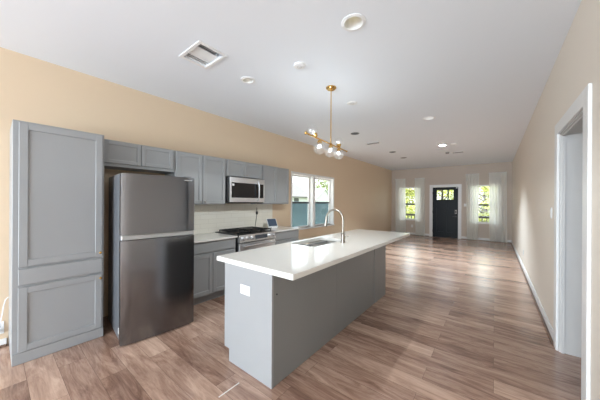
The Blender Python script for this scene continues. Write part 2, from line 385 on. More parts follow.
# ------------------------------------------------------------------ kitchen windows (left wall)
def kitchen_window(n, y0, y1):
    xo = XL - T
    fr = MB()
    fr.box(XL - .001, XL + .012, y0 - .04, y0, WZ0 - .03, WZ1 + .04, .002); fr.box(XL - .001, XL + .012, y1, y1 + .04, WZ0 - .03, WZ1 + .04, .002)
    fr.box(XL - .001, XL + .012, y0, y1, WZ1, WZ1 + .04, .002)
    fr.box(xo + .06, XL - .001, y0, y0 + .012, WZ0, WZ1); fr.box(xo + .06, XL - .001, y1 - .012, y1, WZ0, WZ1); fr.box(xo + .06, XL - .001, y0 + .012, y1 - .012, WZ1 - .012, WZ1)
    w = struct('window_%d' % n, fr, M['white'], 'white framed single-hung window above counter end' if n == 1 else 'white framed single-hung window right of the first')
    s = MB(); s.box(xo + .06, XL + .035, y0 - .05, y1 + .04, WZ0 - .03, WZ0, .004); s.build('window_sill', M['white'], w)
    sa = MB(); a, b = y0 + .013, y1 - .013; x0, x1 = xo + .02, xo + .06; mid = 1.40; ft = .04
    for yy in (a, b - ft): sa.box(x0, x1, yy, yy + ft, WZ0, WZ1 - .013, .003)
    sa.box(x0, x1, a + ft, b - ft, WZ1 - .013 - ft, WZ1 - .013, .003); sa.box(x0, x1, a + ft, b - ft, WZ0, WZ0 + ft, .003)
    sa.build('sash', M['white'], w)
    MB().box(x0 - .004, x1 + .006, a + ft, b - ft, mid - .022, mid + .022, .003).build('meeting_rail', M['frame'], w)
    MB().box(x0 + .014, x0 + .019, a + ft, b - ft, mid + .022, WZ1 - .013 - ft).build('upper_pane', M['pane'], w)
    MB().box(x0 + .024, x0 + .029, a + ft, b - ft, WZ0 + ft, mid - .022).build('lower_pane', M['pane'], w)
    MB().box(x0 + .004, x0 + .006, a + ft, b - ft, WZ0 + ft, mid - .022).build('insect_screen', M['screen'], w)
kitchen_window(1, *W1); kitchen_window(2, *W2)

# ------------------------------------------------------------------ front windows
def front_window(n, x0, x1, lab):
    yo = YB + T; fr = MB()
    fr.box(x0, x0 + .012, YB + .0005, yo - .06, FZ0, FZ1); fr.box(x1 - .012, x1, YB + .0005, yo - .06, FZ0, FZ1); fr.box(x0 + .012, x1 - .012, YB + .0005, yo - .06, FZ1 - .012, FZ1)
    w = struct('window_%d' % n, fr, M['white'], lab)
    MB().box(x0 - .02, x1 + .02, YB - .03, yo - .06, FZ0 - .03, FZ0, .004).build('window_sill', M['white'], w)
    sa = MB(); a, b = x0 + .013, x1 - .013; y0, y1 = yo - .06, yo - .02; ft = .038; mid = 1.35
    for xx in (a, b - ft): sa.box(xx, xx + ft, y0, y1, FZ0, FZ1 - .013, .003)
    sa.box(a + ft, b - ft, y0, y1, FZ1 - .013 - ft, FZ1 - .013, .003); sa.box(a + ft, b - ft, y0, y1, FZ0, FZ0 + ft, .003)
    sa.build('sash', M['white'], w)
    MB().box(a + ft, b - ft, y0 - .008, y1 + .004, mid - .04, mid + .03, .003).build('meeting_rail', M['frame'], w)
    MB().box(a + ft, b - ft, y1 - .02, y1 - .015, mid + .03, FZ1 - .013 - ft).build('upper_pane', M['pane'], w)
    MB().box(a + ft, b - ft, y1 - .03, y1 - .025, FZ0 + ft, mid - .04).build('lower_pane', M['pane'], w)
front_window(3, *F3, 'front window left of the black door'); front_window(4, *F4, 'front window right of the black door')

# ------------------------------------------------------------------ front door
cz = DZ + .09
mb = MB(); mb.box(DX0 - .10, DX0 + .012, YB - .018, YB - .0005, .001, cz, .003); mb.box(DX1 - .012, DX1 + .10, YB - .018, YB - .0005, .001, cz, .003); mb.box(DX0 + .012, DX1 - .012, YB - .0175, YB - .0005, DZ - .012, cz, .003)
mb.box(DX0, DX0 + .015, YB, YB + T, .001, DZ - .013); mb.box(DX1 - .015, DX1, YB, YB + T, .001, DZ - .013); mb.box(DX0 + .0, DX1, YB, YB + T, DZ - .012, DZ)
struct('trim_7', mb, M['white'], 'white casing around the front door')
def front_door():
    a, b = DX0 + .018, DX1 - .018; y0, y1 = YB + .012, YB + .056; z0, z1 = .012, DZ - .016
    lx0, lx1, lz0, lz1 = a + .15, b - .155, 1.545, 1.94; mul = .045; n = 3; w = (lx1 - lx0 - 2 * mul) / 3
    mb = MB()
    mb.box(a, lx0, y0, y1, z0, z1); mb.box(lx1, b, y0, y1, z0, z1); mb.box(lx0, lx1, y0, y1, lz1, z1)
    for i in range(2):
        x = lx0 + w * (i + 1) + mul * i; mb.box(x, x + mul, y0, y1, lz0, lz1)
    # lower part: rails, stiles and two recessed tall panels
    mb.box(lx0, lx1, y0, y1, lz0 - .12, lz0); mb.box(lx0, lx1, y0, y1, z0, z0 + .22)
    cx = (lx0 + lx1) / 2; mb.box(cx - .055, cx + .055, y0, y1, z0 + .22, lz0 - .12)
    mb.box(lx0, cx - .055, y0 + .014, y1, z0 + .22, lz0 - .12); mb.box(cx + .055, lx1, y0 + .014, y1, z0 + .22, lz0 - .12)
    mb.box(lx0 - .02, lx1 + .02, y0 - .012, y0, lz0 - .045, lz0 - .015, .003)
    d = struct('door_1', mb, M['door'], 'black craftsman front door with three small panes')
    for i in range(3):
        x = lx0 + (w + mul) * i; MB().box(x + .001, x + w - .001, y0 + .018, y0 + .024, lz0 + .001, lz1 - .001).build('pane', M['pane'], d)
    hx = b - .07
    k = MB(); k.box(hx - .033, hx + .033, y0 - .022, y0 - .0005, .98, 1.135, .008, 2); k.build('keypad_lock', M['silver'], d, True)
    MB().box(hx - .022, hx + .022, y0 - .025, y0 - .0225, 1.01, 1.10, .001).build('keypad_face', M['slot'], d)
    k = MB(); k.lathe([(.03, 0), (.03, .008), (.012, .014), (.012, .05), (0, .05)], (hx, y0 - .0005, .87), (0, -1, 0)); k.tube([(hx, y0 - .045, .87), (hx - .05, y0 - .05, .872), (hx - .115, y0 - .045, .868)], .009)
    k.build('lever_handle', M['slot'], d, True)
    for z in (.25, 1.04, 1.82): MB().cyl((a - .006, y0 - .006, z - .045), (a - .006, y0 - .006, z + .045), .007, seg=10).build('hinge', M['slot'], d, True)
    MB().box(b - .075, b - .015, y0 - .02, y0 - .0005, z1 - .055, z1 - .02, .003).build('door_sensor', M['cover'], d)
    MB().box(DX0 + .016, DX1 - .016, YB + .004, YB + .09, .0005, .011).build('threshold', M['frame'], d)
front_door()

# ------------------------------------------------------------------ cabinets (fronts face +X)
def shaker(xf, y0, y1, z0, z1, fw=.055, t=.02):
    mb = MB(); g = .0015; y0 += g; y1 -= g; z0 += g; z1 -= g; x0 = xf - t
    mb.box(x0, xf, y0, y0 + fw, z0, z1, .0025); mb.box(x0, xf, y1 - fw, y1, z0, z1, .0025)
    mb.box(x0, xf - .0004, y0 + fw - .001, y1 - fw + .001, z0, z0 + fw, .0025); mb.box(x0, xf - .0004, y0 + fw - .001, y1 - fw + .001, z1 - fw, z1, .0025)
    mb.box(x0, x0 + .009, y0 + fw - .003, y1 - fw + .003, z0 + fw - .003, z1 - fw + .003); return mb
def slab(xf, y0, y1, z0, z1, t=.02): return MB().box(xf - t, xf, y0 + .0015, y1 - .0015, z0 + .0015, z1 - .0015, .003)
def knob(xf, y, z, parent, m, r=.013):
    MB().lathe([(.005, 0), (.005, .012), (r * .9, .016), (r, .022), (r * .7, .028), (0, .029)], (xf + .0003, y, z), (1, 0, 0), 16).build('knob', m, parent, True)

XP = -3.20
pt = thing('pantry_cabinet', 'tall grey pantry cabinet at the left beside the refrigerator', 'cabinet', (XP - .28, .43, 0))
MB().box(XL + .001, XP - .021, .111, .739, .085, 2.11, .003).build('carcass', M['cab'], pt)
MB().box(XL + .02, XP - .006, .113, .737, .001, .098, .003).build('base_board', M['cab'], pt)
d = shaker(XP, .145, .722, .842, 2.092).build('door', M['cab'], pt); knob(XP, .703, .885, d, M['brass'])
slab(XP, .145, .722, .682, .822).build('drawer_front', M['cab'], pt)
d = shaker(XP, .145, .722, .102, .662).build('door', M['cab'], pt); knob(XP, .706, .622, d, M['brass'])

XU = -3.40
def wall_cab(lab, y0, y1, z0, z1, ym, ks, m0, m1, fw=.05, rail=None, k=True):
    c = thing('wall_cabinet', lab, 'cabinet', (XU - .16, (y0 + y1) / 2, z0))
    MB().box(XL + .001, XU - .021, y0 + .001, y1 - .001, z0, z1, .002).build('carcass', M['cab'], c)
    zb = z0 + m0 if rail is None else rail
    d1 = shaker(XU, y0 + m1, ym - .002, zb, z1 - .008, fw).build('door', M['cab'], c); d2 = shaker(XU, ym + .002, y1 - m1, zb, z1 - .008, fw).build('door', M['cab'], c)
    if ks: knob(XU, ym - .032, zb + .03, d1, M['nickel'], .011); knob(XU, ym + .032, zb + .03, d2, M['nickel'], .011)
    return c
wc = wall_cab('short grey two-door wall cabinet above the refrigerator', .742, 1.555, 1.812, 2.112, 1.145, False, .055, .03, .042, rail=1.847)
wall_cab('grey two-door wall cabinet between refrigerator and microwave', 1.557, 2.360, 1.372, 2.112, 1.956, True, .01, .012, .055)
wall_cab('short grey two-door wall cabinet right above the microwave', 2.362, 3.150, 1.838, 2.112, 2.745, True, .006, .014, .045)
wall_cab('grey two-door wall cabinet right of the microwave by window', 3.152, 3.915, 1.372, 2.112, 3.535, False, .01, .014, .05)

CT0, CT1 = .866, .893
def base_cab(lab, y0, y1, ym):
    XB = -3.115
    c = thing('base_cabinet', lab, 'cabinet', (XB - .3, (y0 + y1) / 2, 0))
    MB().box(XL + .001, XB - .021, y0, y1, .105, CT0 - .001, .002).build('carcass', M['cab'], c)
    MB().box(XL + .02, XB - .09, y0 + .01, y1 - .01, .001, .104).build('toe_kick', M['cab'], c)
    slab(XB, y0 + .012, y1 - .012, .712, .852).build('drawer_front', M['cab'], c)
    if ym:
        shaker(XB, y0 + .012, ym - .002, .125, .690).build('door', M['cab'], c); shaker(XB, ym + .002, y1 - .012, .125, .690).build('door', M['cab'], c)
    else: shaker(XB, y0 + .012, y1 - .012, .125, .690).build('door', M['cab'], c)
base_cab('grey base cabinet between refrigerator and gas range', 1.56, 2.352, 1.955)
base_cab('grey base cabinet right of the gas range under window', 3.152, 3.90, 3.525)
for y0, y1, lab in ((1.555, 2.354, 'white quartz countertop left of the gas range'), (3.150, 3.925, 'white quartz countertop right of the range holding tablet')):
    o = MB().box(XL + .014, -3.085, y0, y1, CT0, CT1, .003).build('countertop', M['quartz']); tag(o, lab, 'countertop')
o = MB().box(XL + .0005, XL + .0125, 1.50, 3.745, CT0 + .002, 1.3715).build('tile_backsplash', M['tile']); tag(o, 'cream tiled backsplash between counter and wall cabinets', 'backsplash')

# ------------------------------------------------------------------ refrigerator
fr = thing('refrigerator', 'tall dark stainless top-freezer refrigerator beside grey pantry', 'refrigerator', (-3.20, 1.125, 0))
FX0, FXB, FXD = -3.66, -2.87, -2.795; fy0, fy1 = .772, 1.478
MB().box(FX0 + .12, FXB, fy0 + .004, fy1 - .004, .03, 1.695, .008, 2).build('body', M['fside'], fr, True)
def fdoor(name, z0, z1):
    t = bmesh.new(); n = 14; mb = MB(); pts = []
    for i in range(n + 1):
        u = i / n; y = fy0 + u * (fy1 - fy0); e = min(u, 1 - u) * (fy1 - fy0)
        edge = .018 * (1 - min(1, e / .022)) ** 2
        pts.append((FXD + .012 * (1 - (2 * u - 1) ** 2) - edge, y))
    poly = [(FXB + .004, fy0), *pts, (FXB + .004, fy1)]
    mb.prism(poly, 'xy', z0, z1); bmesh.ops.bevel(mb.bm, geom=[e for e in mb.bm.edges if abs(e.verts[0].co.z - e.verts[1].co.z) < 1e-5], offset=.004, segments=2, affect='EDGES')
    t.free(); return mb.build(name, M['fridge'], fr, True, 30)
fz = fdoor('freezer_door', 1.082, 1.69)
MB().box(FXD + .002, FXD + .0068, fy1 - .135, fy1 - .035, 1.650, 1.660, .001).build('badge', M['silver'], fz)
fdoor('refrigerator_door', .010, 1.030)
MB().box(FXB + .004, FXD - .008, fy0 + .006, fy1 - .006, 1.033, 1.079, .004).build('handle_strip', M['silver'], fr)
MB().box(FXB - .03, FXB + .003, fy0 + .02, fy1 - .02, .006, .027, .002).build('base_grille', M['slot'], fr)
for y in (fy0 + .05, fy1 - .05):
    for x in (FXB - .02, FX0 + .2): MB().cyl((x, y, .001), (x, y, .03), .02, seg=14).build('foot', M['rubber'], fr)
MB().box(FXB - .06, FXB + .05, fy1 - .10, fy1 - .03, 1.692, 1.706, .003).build('hinge_cover', M['grey'], fr)
MB().box(FXB - .045, FXB - .012, fy0 + .0015, fy0 + .0038, .10, .155).build('energy_sticker', M['cover'], fr)
fr.rotation_euler.z = math.radians(-6); fr.location.x += .02; fr.location.y += .045

# ------------------------------------------------------------------ microwave
mw = thing('microwave', 'stainless over-the-range microwave with black window', 'microwave', (-3.5, 2.752, 1.40))
my0, my1, mz0, mz1 = 2.364, 3.146, 1.398, 1.828
MB().box(XL + .02, -3.375, my0, my1, mz0, mz1, .004).build('case', M['black'], mw)
dmb = MB(); xd0, xd1 = -3.374, -3.335
wy0, wy1, wz0, wz1 = my0 + .055, my0 + .565, mz0 + .085, mz1 - .095
dmb.box(xd0, xd1, my0 + .022, my1, mz0 + .012, wz0, .003); dmb.box(xd0, xd1, my0 + .022, my1, wz1, mz1 - .008, .003); dmb.box(xd0, xd1, my0 + .022, wy0, wz0, wz1); dmb.box(xd0, xd1, my1 - .028, my1, wz0, wz1)
dr = dmb.build('door', M['ss'], mw)
MB().box(xd0, xd1 - .004, wy0, wy1, wz0, wz1).build('window', M['bglass'], dr)
MB().box(xd0, xd1 - .003, wy1 + .001, my1 - .028, wz0, wz1).build('control_panel', M['bglass'], mw)
hy = wy1 + .045
MB().tube([(xd1 - .001, hy, wz0 - .05), (xd1 + .03, hy, wz0 - .035), (xd1 + .045, hy, wz0 + .05), (xd1 + .045, hy, wz1 - .05), (xd1 + .03, hy, wz1 + .035), (xd1 - .001, hy, wz1 + .05)], .013).build('handle', M['ss'], mw, True)
MB().box(XL + .10, -3.39, my0 + .05, my1 - .05, mz0 - .012, mz0 - .001, .002).build('vent_grille', M['grey'], mw)
MB().box(xd1 - .004, xd1 - .0025, wy0 + .012, wy0 + .055, wz1 - .055, wz1 - .02).build('energy_sticker', M['cover'], dr)

# ------------------------------------------------------------------ gas range
rg = thing('gas_range', 'stainless gas range with black grates between the base cabinets', 'range', (-3.4, 2.752, 0))
ry0, ry1 = 2.360, 3.144; RX = -3.06
MB().box(XL + .03, RX - .03, ry0, ry1, .05, .872, .003).build('body', M['black'], rg)
MB().box(XL + .03, RX - .005, ry0, ry1, .873, .905, .004).build('cooktop', M['black'], rg)
cp = MB().prism([(RX - .03, .775), (RX + .022, .785), (RX - .002, .897), (RX - .03, .903)], 'xz', ry0 + .002, ry1 - .002).build('control_panel', M['ss'], rg)
nrm = Vector((.112, 0, .024)).normalized()
def onp(z): u = (z - .785) / .112; return RX + .022 - .024 * u
for y in (2.435, 2.525, 2.615, 3.005, 3.085):
    c = Vector((onp(.842), y, .842)); MB().lathe([(.031, .0008), (.031, .008), (.025, .012), (.022, .032), (.019, .036), (0, .036)], c, nrm, 24).build('knob', M['ss'], rg, True)
q = Vector((1, 0, 0)).rotation_difference(nrm).to_matrix()
zc = .842; MB().box(onp(zc) - .0, onp(zc) + .003, 2.675, 2.945, zc - .032, zc + .032, rot=q).build('clock_display', M['clock'], rg)
dd = MB(); dd.box(RX - .03, RX + .012, ry0 + .004, ry1 - .004, .655, .768, .004); dd.box(RX - .03, RX + .012, ry0 + .004, ry0 + .08, .32, .655, .003); dd.box(RX - .03, RX + .012, ry1 - .08, ry1 - .004, .32, .655, .003); dd.box(RX - .03, RX + .012, ry0 + .004, ry1 - .004, .215, .32, .003)
od = dd.build('oven_door', M['ss'], rg)
MB().box(RX - .03, RX + .009, ry0 + .081, ry1 - .081, .321, .654).build('oven_window', M['bglass'], od)
h = MB(); h.cyl((RX + .06, ry0 + .05, .725), (RX + .06, ry1 - .05, .725), .014)
for y in (ry0 + .09, ry1 - .09): h.cyl((RX + .011, y, .725), (RX + .06, y, .725), .010)
h.build('oven_handle', M['ss'], od, True)
MB().box(RX - .03, RX + .01, ry0 + .004, ry1 - .004, .06, .205, .004).build('warming_drawer', M['ss'], rg)
for y in (ry0 + .06, ry1 - .06):
    for x in (-3.6, RX - .08): MB().cyl((x, y, .001), (x, y, .05), .02, seg=12).build('foot', M['rubber'], rg)
for gi in range(3):
    ya = ry0 + .03 + gi * .245; yb = ya + .234; g = MB(); xa, xb = XL + .10, RX - .06; zt0, zt1 = .930, .944
    for y in (ya, yb - .014): g.box(xa, xb, y, y + .014, zt0, zt1, .002)
    for x in (xa, (xa + xb) / 2 - .007, xb - .014): g.box(x, x + .014, ya, yb, zt0 - .0, zt1 + .0015, .002)
    for x in (xa + (xb - xa) * .25, xa + (xb - xa) * .75): g.box(x - .006, x + .006, ya, yb, zt0, zt1 + .003, .002)
    g.box(xa, xb, (ya + yb) / 2 - .006, (ya + yb) / 2 + .006, zt0, zt1 + .004, .002)
    for x in (xa + .005, xb - .015):
        for y in (ya + .002, yb - .012): g.box(x, x + .01, y, y + .01, .9055, zt0 + .001)
    g.build('grate', M['iron'], rg)
    for bx in (-3.52, -3.22):
        if gi == 1 and bx == -3.22: continue
        MB().lathe([(.05, 0), (.05, .008), (.036, .010), (.036, .018), (0, .020)], (bx if gi != 1 else -3.37, (ya + yb) / 2, .9053), seg=20).build('burner', M['black'], rg, True)
MB().box(-3.50, -3.25, 2.63, 2.86, .9485, .960, .004).build('griddle_plate', M['iron'], rg)

# black cord hanging on the backsplash behind the range
pc = thing('power_cord', 'thin black cord with inline plug hanging on backsplash behind range', 'cord', (XL + .02, 3.27, .92))
MB().tube([(XL + .024, 3.296, 1.30), (XL + .022, 3.296, 1.22), (XL + .026, 3.285, 1.12), (XL + .03, 3.262, 1.02), (XL + .034, 3.245, .94), (XL + .05, 3.235, .8985)], .005, 8).build('cable', M['rubber'], pc, True)
MB().box(XL + .0135, XL + .04, 3.275, 3.312, 1.165, 1.225, .006, 2).build('plug', M['rubber'], pc, True)

# tablet
tb = thing('smart_display', 'white tilted smart display with dark blue screen on counter', 'tablet', (-3.47, 3.50, CT1))
tilt = Matrix.Rotation(math.radians(-28), 3, 'Y')
def tbox(*a, bev=0.0): return MB().box(*a, bev=bev, seg=2, rot=tilt, piv=(-3.44, 3.5, CT1 + .01))
tbox(-3.452, -3.438, 3.385, 3.615, CT1 + .018, CT1 + .208, bev=.005).build('housing', M['cover'], tb, True)
tbox(-3.4378, -3.4365, 3.40, 3.60, CT1 + .045, CT1 + .200).build('screen', M['display'], tb)
MB().prism([(-3.555, CT1 + .0008), (-3.425, CT1 + .0008), (-3.44, CT1 + .022), (-3.52, CT1 + .10)], 'xz', 3.455, 3.585).build('stand', M['cover'], tb)
tb.rotation_euler.z = math.radians(-12)

# ------------------------------------------------------------------ island
IX0, IX1, IY0, IY1 = -1.916, -1.315, 1.323, 3.785; IZ = .871
isl = thing('kitchen_island', 'long grey kitchen island with lit-toned end panel and toe kick', 'island', (-1.6, 2.55, 0))
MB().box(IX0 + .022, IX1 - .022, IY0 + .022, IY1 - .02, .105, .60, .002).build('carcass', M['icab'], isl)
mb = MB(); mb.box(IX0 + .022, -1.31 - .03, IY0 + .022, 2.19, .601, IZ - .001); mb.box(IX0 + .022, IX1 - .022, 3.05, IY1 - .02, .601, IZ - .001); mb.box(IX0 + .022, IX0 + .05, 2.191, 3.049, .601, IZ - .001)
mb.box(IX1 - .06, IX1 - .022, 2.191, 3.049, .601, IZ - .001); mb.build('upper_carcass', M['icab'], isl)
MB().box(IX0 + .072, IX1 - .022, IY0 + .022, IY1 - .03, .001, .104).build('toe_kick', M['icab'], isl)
MB().prism([(IX0 + .069, .001), (IX1, .001), (IX1, IZ), (IX0, IZ), (IX0, .112), (IX0 + .069, .112)], 'xz', IY0, IY0 + .020).build('end_panel', M['cab'], isl)  # near end takes the lighter grey, the light on it put into its colour
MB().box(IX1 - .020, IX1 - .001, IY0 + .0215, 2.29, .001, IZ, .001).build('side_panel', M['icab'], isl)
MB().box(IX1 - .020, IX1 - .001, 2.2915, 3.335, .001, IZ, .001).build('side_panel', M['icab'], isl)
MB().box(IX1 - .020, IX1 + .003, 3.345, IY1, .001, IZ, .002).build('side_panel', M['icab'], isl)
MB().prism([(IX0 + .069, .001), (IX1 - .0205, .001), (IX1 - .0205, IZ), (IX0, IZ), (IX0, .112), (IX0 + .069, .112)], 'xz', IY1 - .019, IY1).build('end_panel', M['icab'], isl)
ys = [IY0 + .03, 1.93, 2.53, 3.13, IY1 - .025]
for a, b in zip(ys, ys[1:]):
    t = shaker(IX0, a, b, .125, .845); bmesh.ops.transform(t.bm, matrix=Matrix.Translation((2 * IX0 + .021, 0, 0)) @ Matrix.Scale(-1, 4, (1, 0, 0)), verts=t.bm.verts); bmesh.ops.reverse_faces(t.bm, faces=t.bm.faces); t.build('door', M['icab'], isl)
MB().cyl((IX1 - .0009, 1.375, .705), (IX1 + .004, 1.375, .705), .006, seg=12).build('screw_cap', M['slot'], isl)

def outlet(lab, c, u, n, w=.075, hgt=.118, cat='outlet', name='wall_outlet', rocker=False):
    """cover plate at c, u = width direction, n = outward normal"""
    u, n = Vector(u), Vector(n); R = Matrix((u, n, Vector((0, 0, 1)))).transposed()
    t = thing(name, lab, cat, c)
    def b(x0, x1, y0, y1, z0, z1, bev=0): return MB().box(c[0] + x0, c[0] + x1, c[1] + y0, c[1] + y1, c[2] + z0, c[2] + z1, bev, 2, rot=R, piv=c)
    b(-w / 2, w / 2, .0006, .006, -hgt / 2, hgt / 2, .002).build('cover_plate', M['cover'], t)
    if rocker: b(-.016, .016, .0062, .010, -.033, .033, .002).build('rocker', M['cover'], t)
    else:
        if hgt > w:
            for z in (-.02, .02): b(-.016, .016, .0062, .008, z - .014, z + .014, .001).build('socket', M['jamb'], t)
        else:
            for x in (-.02, .02): b(x - .014, x + .014, .0062, .008, -.016, .016, .001).build('socket', M['jamb'], t)
    return t
outlet('white horizontal outlet plate on island end panel', (-1.627, IY0, .682), (1, 0, 0), (0, -1, 0), .122, .078)
outlet('white outlet plate on wall below left front window', (-2.84, YB, .39), (1, 0, 0), (0, -1, 0))
outlet('white double switch plate right of front door', (-.885, YB, 1.335), (1, 0, 0), (0, -1, 0), .118, .118, 'switch', 'light_switch', True)
outlet('white light switch plate on right wall near passage casing', (XR, 3.80, 1.315), (0, 1, 0), (-1, 0, 0), .075, .118, 'switch', 'light_switch', True)
outlet('white outlet plate low on the right wall', (XR, 7.08, .378), (0, 1, 0), (-1, 0, 0))
outlet('white outlet plate low on left wall beside pantry cabinet', (XL, .045, .185), (0, 1, 0), (1, 0, 0))
cd = thing('charger_cord', 'white cord plugged into low outlet beside pantry cabinet', 'cord', (XL + .03, .06, .2))
MB().box(XL + .0085, XL + .034, .028, .062, .150, .182, .004, 2).build('plug', M['cover'], cd, True)
MB().tube([(XL + .034, .045, .166), (XL + .05, .055, .22), (XL + .045, .07, .33), (XL + .04, .078, .40), (XL + .03, .09, .455), (XL + .02, .1085, .475)], .0045, 8).build('cable', M['cover'], cd, True)

# countertop with sink cut-out
def rrect(x0, x1, y0, y1, r, n=5):
    out = []
    for cx, cy, a0 in ((x1 - r, y1 - r, 0), (x0 + r, y1 - r, 90), (x0 + r, y0 + r, 180), (x1 - r, y0 + r, 270)):
        for i in range(n + 1):
            a = math.radians(a0 + 90 * i / n); out.append((cx + r * math.cos(a), cy + r * math.sin(a)))
    return out
TX0, TX1, TY0, TY1 = -2.02, -1.093, 1.305, 4.310
SX0, SX1, SY0, SY1 = -1.955, -1.575, 2.26, 2.98
tz0, tz1 = .872, .914
def slab_hole(x0, x1, y0, y1, hole, z0, z1):
    bm = bmesh.new(); outer = [(x1, y1), (x0, y1), (x0, y0), (x1, y0)]; n = len(hole) // 4; res = {}
    for z in (z0, z1):
        O = [bm.verts.new((*p, z)) for p in outer]; I = [bm.verts.new((*p, z)) for p in hole]; res[z] = (O, I)
        for c in range(4):
            seg = I[c * n:(c + 1) * n]
            for a, b in zip(seg, seg[1:]): bm.faces.new((O[c], a, b) if z == z0 else (O[c], b, a))
            nx = I[((c + 1) * n) % len(I)]; bm.faces.new((O[c], seg[-1], nx, O[(c + 1) % 4]))
    (O0, I0), (O1, I1) = res[z0], res[z1]
    for A, B in ((O0, O1), (I0, I1)):
        for i in range(len(A)): bm.faces.new((A[i], A[(i + 1) % len(A)], B[(i + 1) % len(A)], B[i]))
    bmesh.ops.recalc_face_normals(bm, faces=list(bm.faces)); m = MB(); m.bm.free(); m.bm = bm
    es = [e for e in bm.edges if e.verts[0] in O1 and e.verts[1] in O1 or e.verts[0] in O0 and e.verts[1] in O0]
    bmesh.ops.bevel(bm, geom=es, offset=.003, segments=2, affect='EDGES'); return m
ict = slab_hole(TX0, TX1, TY0, TY1, rrect(SX0, SX1, SY0, SY1, .06), tz0, tz1).build('countertop', M['quartz']); tag(ict, 'long white quartz countertop with sink on kitchen island', 'countertop')

sk = thing('kitchen_sink', 'stainless double-bowl sink set in the island countertop', 'sink', ((SX0 + SX1) / 2, (SY0 + SY1) / 2, .66))
def bowl(x0, x1, y0, y1, zt, depth):
    m = MB(); prev = None
    prof = [(0.0, 0), (.004, -.02), (.012, -depth + .05), (.03, -depth + .015), (.06, -depth)]
    for ins, dz in prof:
        ring = [m.bm.verts.new((*p, zt + dz)) for p in rrect(x0 + ins, x1 - ins, y0 + ins, y1 - ins, max(.02, .055 - ins * .3))]
        if prev:
            for i in range(len(ring)): m.bm.faces.new((prev[i], prev[(i + 1) % len(ring)], ring[(i + 1) % len(ring)], ring[i]))
        prev = ring
    m.bm.faces.new(prev); bmesh.ops.recalc_face_normals(m.bm, faces=list(m.bm.faces)); bmesh.ops.reverse_faces(m.bm, faces=m.bm.faces); return m
ym = 2.62; zt = tz0 - .0015
for a, b in ((SY0 - .008, ym - .014), (ym + .014, SY1 + .008)):
    o = bowl(SX0 - .008, SX1 + .008, a, b, zt, .20).build('bowl', M['sink'], sk, True, 60)
    so = o.modifiers.new('thick', 'SOLIDIFY'); so.thickness = .0025; so.offset = -1
    cy = (a + b) / 2; MB().lathe([(.045, 0), (.045, .003), (.030, .004), (.026, .0015), (0, .0015)], ((SX0 + SX1) / 2 + .03, cy, zt - .1995), seg=24).build('drain', M['nickel'], sk, True)
MB().box(SX0, SX1, ym - .0165, ym + .0165, zt - .022, zt - .006, .005, 2).build('divider', M['sink'], sk, True)

fa = thing('faucet', 'tall nickel gooseneck faucet beside the island sink', 'faucet', (-1.485, 2.74, tz1))
fx, fy = -1.485, 2.74
MB().lathe([(.030, .0005), (.030, .012), (.024, .018), (.024, .10), (.019, .115), (.0145, .12), (.0145, .17), (0, .17)], (fx, fy, tz1), seg=24).build('base', M['nickel'], fa, True)
pts = [(fx, fy, tz1 + .16), (fx, fy, tz1 + .25)]
for i in range(13):
    a = math.radians(180 * i / 12 * .94); r = .123; pts.append((fx - r + r * math.cos(a), fy - .03 * (1 - math.cos(a)) / 2 * 0, tz1 + .285 + r * math.sin(a)))
lx, ly, lz = pts[-1]
MB().tube(pts, .0125, 14).build('gooseneck', M['nickel'], fa, True, 60)
MB().lathe([(.014, 0), (.016, .01), (.017, .06), (.022, .10), (.022, .125), (.016, .13), (0, .13)], (lx, ly, lz + .004), (-.10, 0, -1), 20).build('spray_head', M['nickel'], fa, True)
MB().tube([(fx + .02, fy + .01, tz1 + .075), (fx + .04, fy + .02, tz1 + .08), (fx + .06, fy + .035, tz1 + .088)], .006, 10).build('lever', M['nickel'], fa, True)

# ------------------------------------------------------------------ chandelier
CX, CY = -1.655, 2.715
BULB_W = (3.0, 15)
ch = thing('chandelier', 'brass linear chandelier with five clear glass globes above island', 'chandelier', (CX, CY, H))
bz = 2.165; bd = Vector((-.10, 1.1, 0)).normalized(); bc = Vector((CX, CY, bz))
MB().lathe([(0, -.03), (.05, -.028), (.066, -.012), (.066, -.0006), (0, -.0006)], (CX, CY, H)).build('canopy', M['brass'], ch, True)
MB().cyl((CX, CY, bz + .01), (CX, CY, H - .028), .0065, seg=14).build('stem', M['brass'], ch, True)
A, B = bc - bd * .60, bc + bd * .52
mb = MB(); mb.cyl(A, B, .009, seg=14); mb.sphere(A - bd * .006, .019, 14); mb.sphere(B + bd * .006, .013, 14); mb.sphere(bc, .018, 14); mb.build('bar', M['brass'], ch, True)
def globe(t, d, L, r):
    d = Vector(d).normalized(); p = bc + bd * t; c = p + d * (L + r)
    s = MB(); s.lathe([(.006, 0), (.006, L * .45), (.021, L * .5), (.03, L + .004), (.03, L + .012), (.0, L + .012)], p, d, 18); so = s.build('socket', M['brass'], ch, True)
    b = MB(); b.lathe([(.012, -.0285), (.013, -.012), (.022, .008), (.021, .022), (.012, .032), (0, .034)], p + d * (L + .042), d, 18); b.build('bulb', M['bulb'], so, True)
    dn = d.z < 0; ld = bpy.data.lights.new('bulb_light', 'SPOT' if dn else 'POINT')
    if dn: ld.spot_size = math.radians(172); ld.spot_blend = .25
    ld.energy = BULB_W[d.z < 0]; ld.shadow_soft_size = .008; ld.color = (.85, .94, 1.0)
    lo = bpy.data.objects.new('bulb_light', ld); COL.objects.link(lo); lo.parent = so; lo.location = p + d * (L + .024) - Vector((CX, CY, H))
    g = MB(); g.sphere(c, r, 32); g.build('globe', M['globe'], so, True, 90)
globe(-.36, (-.55, -.1, .85), .045, .070); globe(-.30, (.06, -.06, -1), .035, .074); globe(.0, (-.04, -.06, -1), .03, .070); globe(.24, (.03, 0, -1), .03, .066); globe(.26, (-.30, .35, .80), .045, .064)

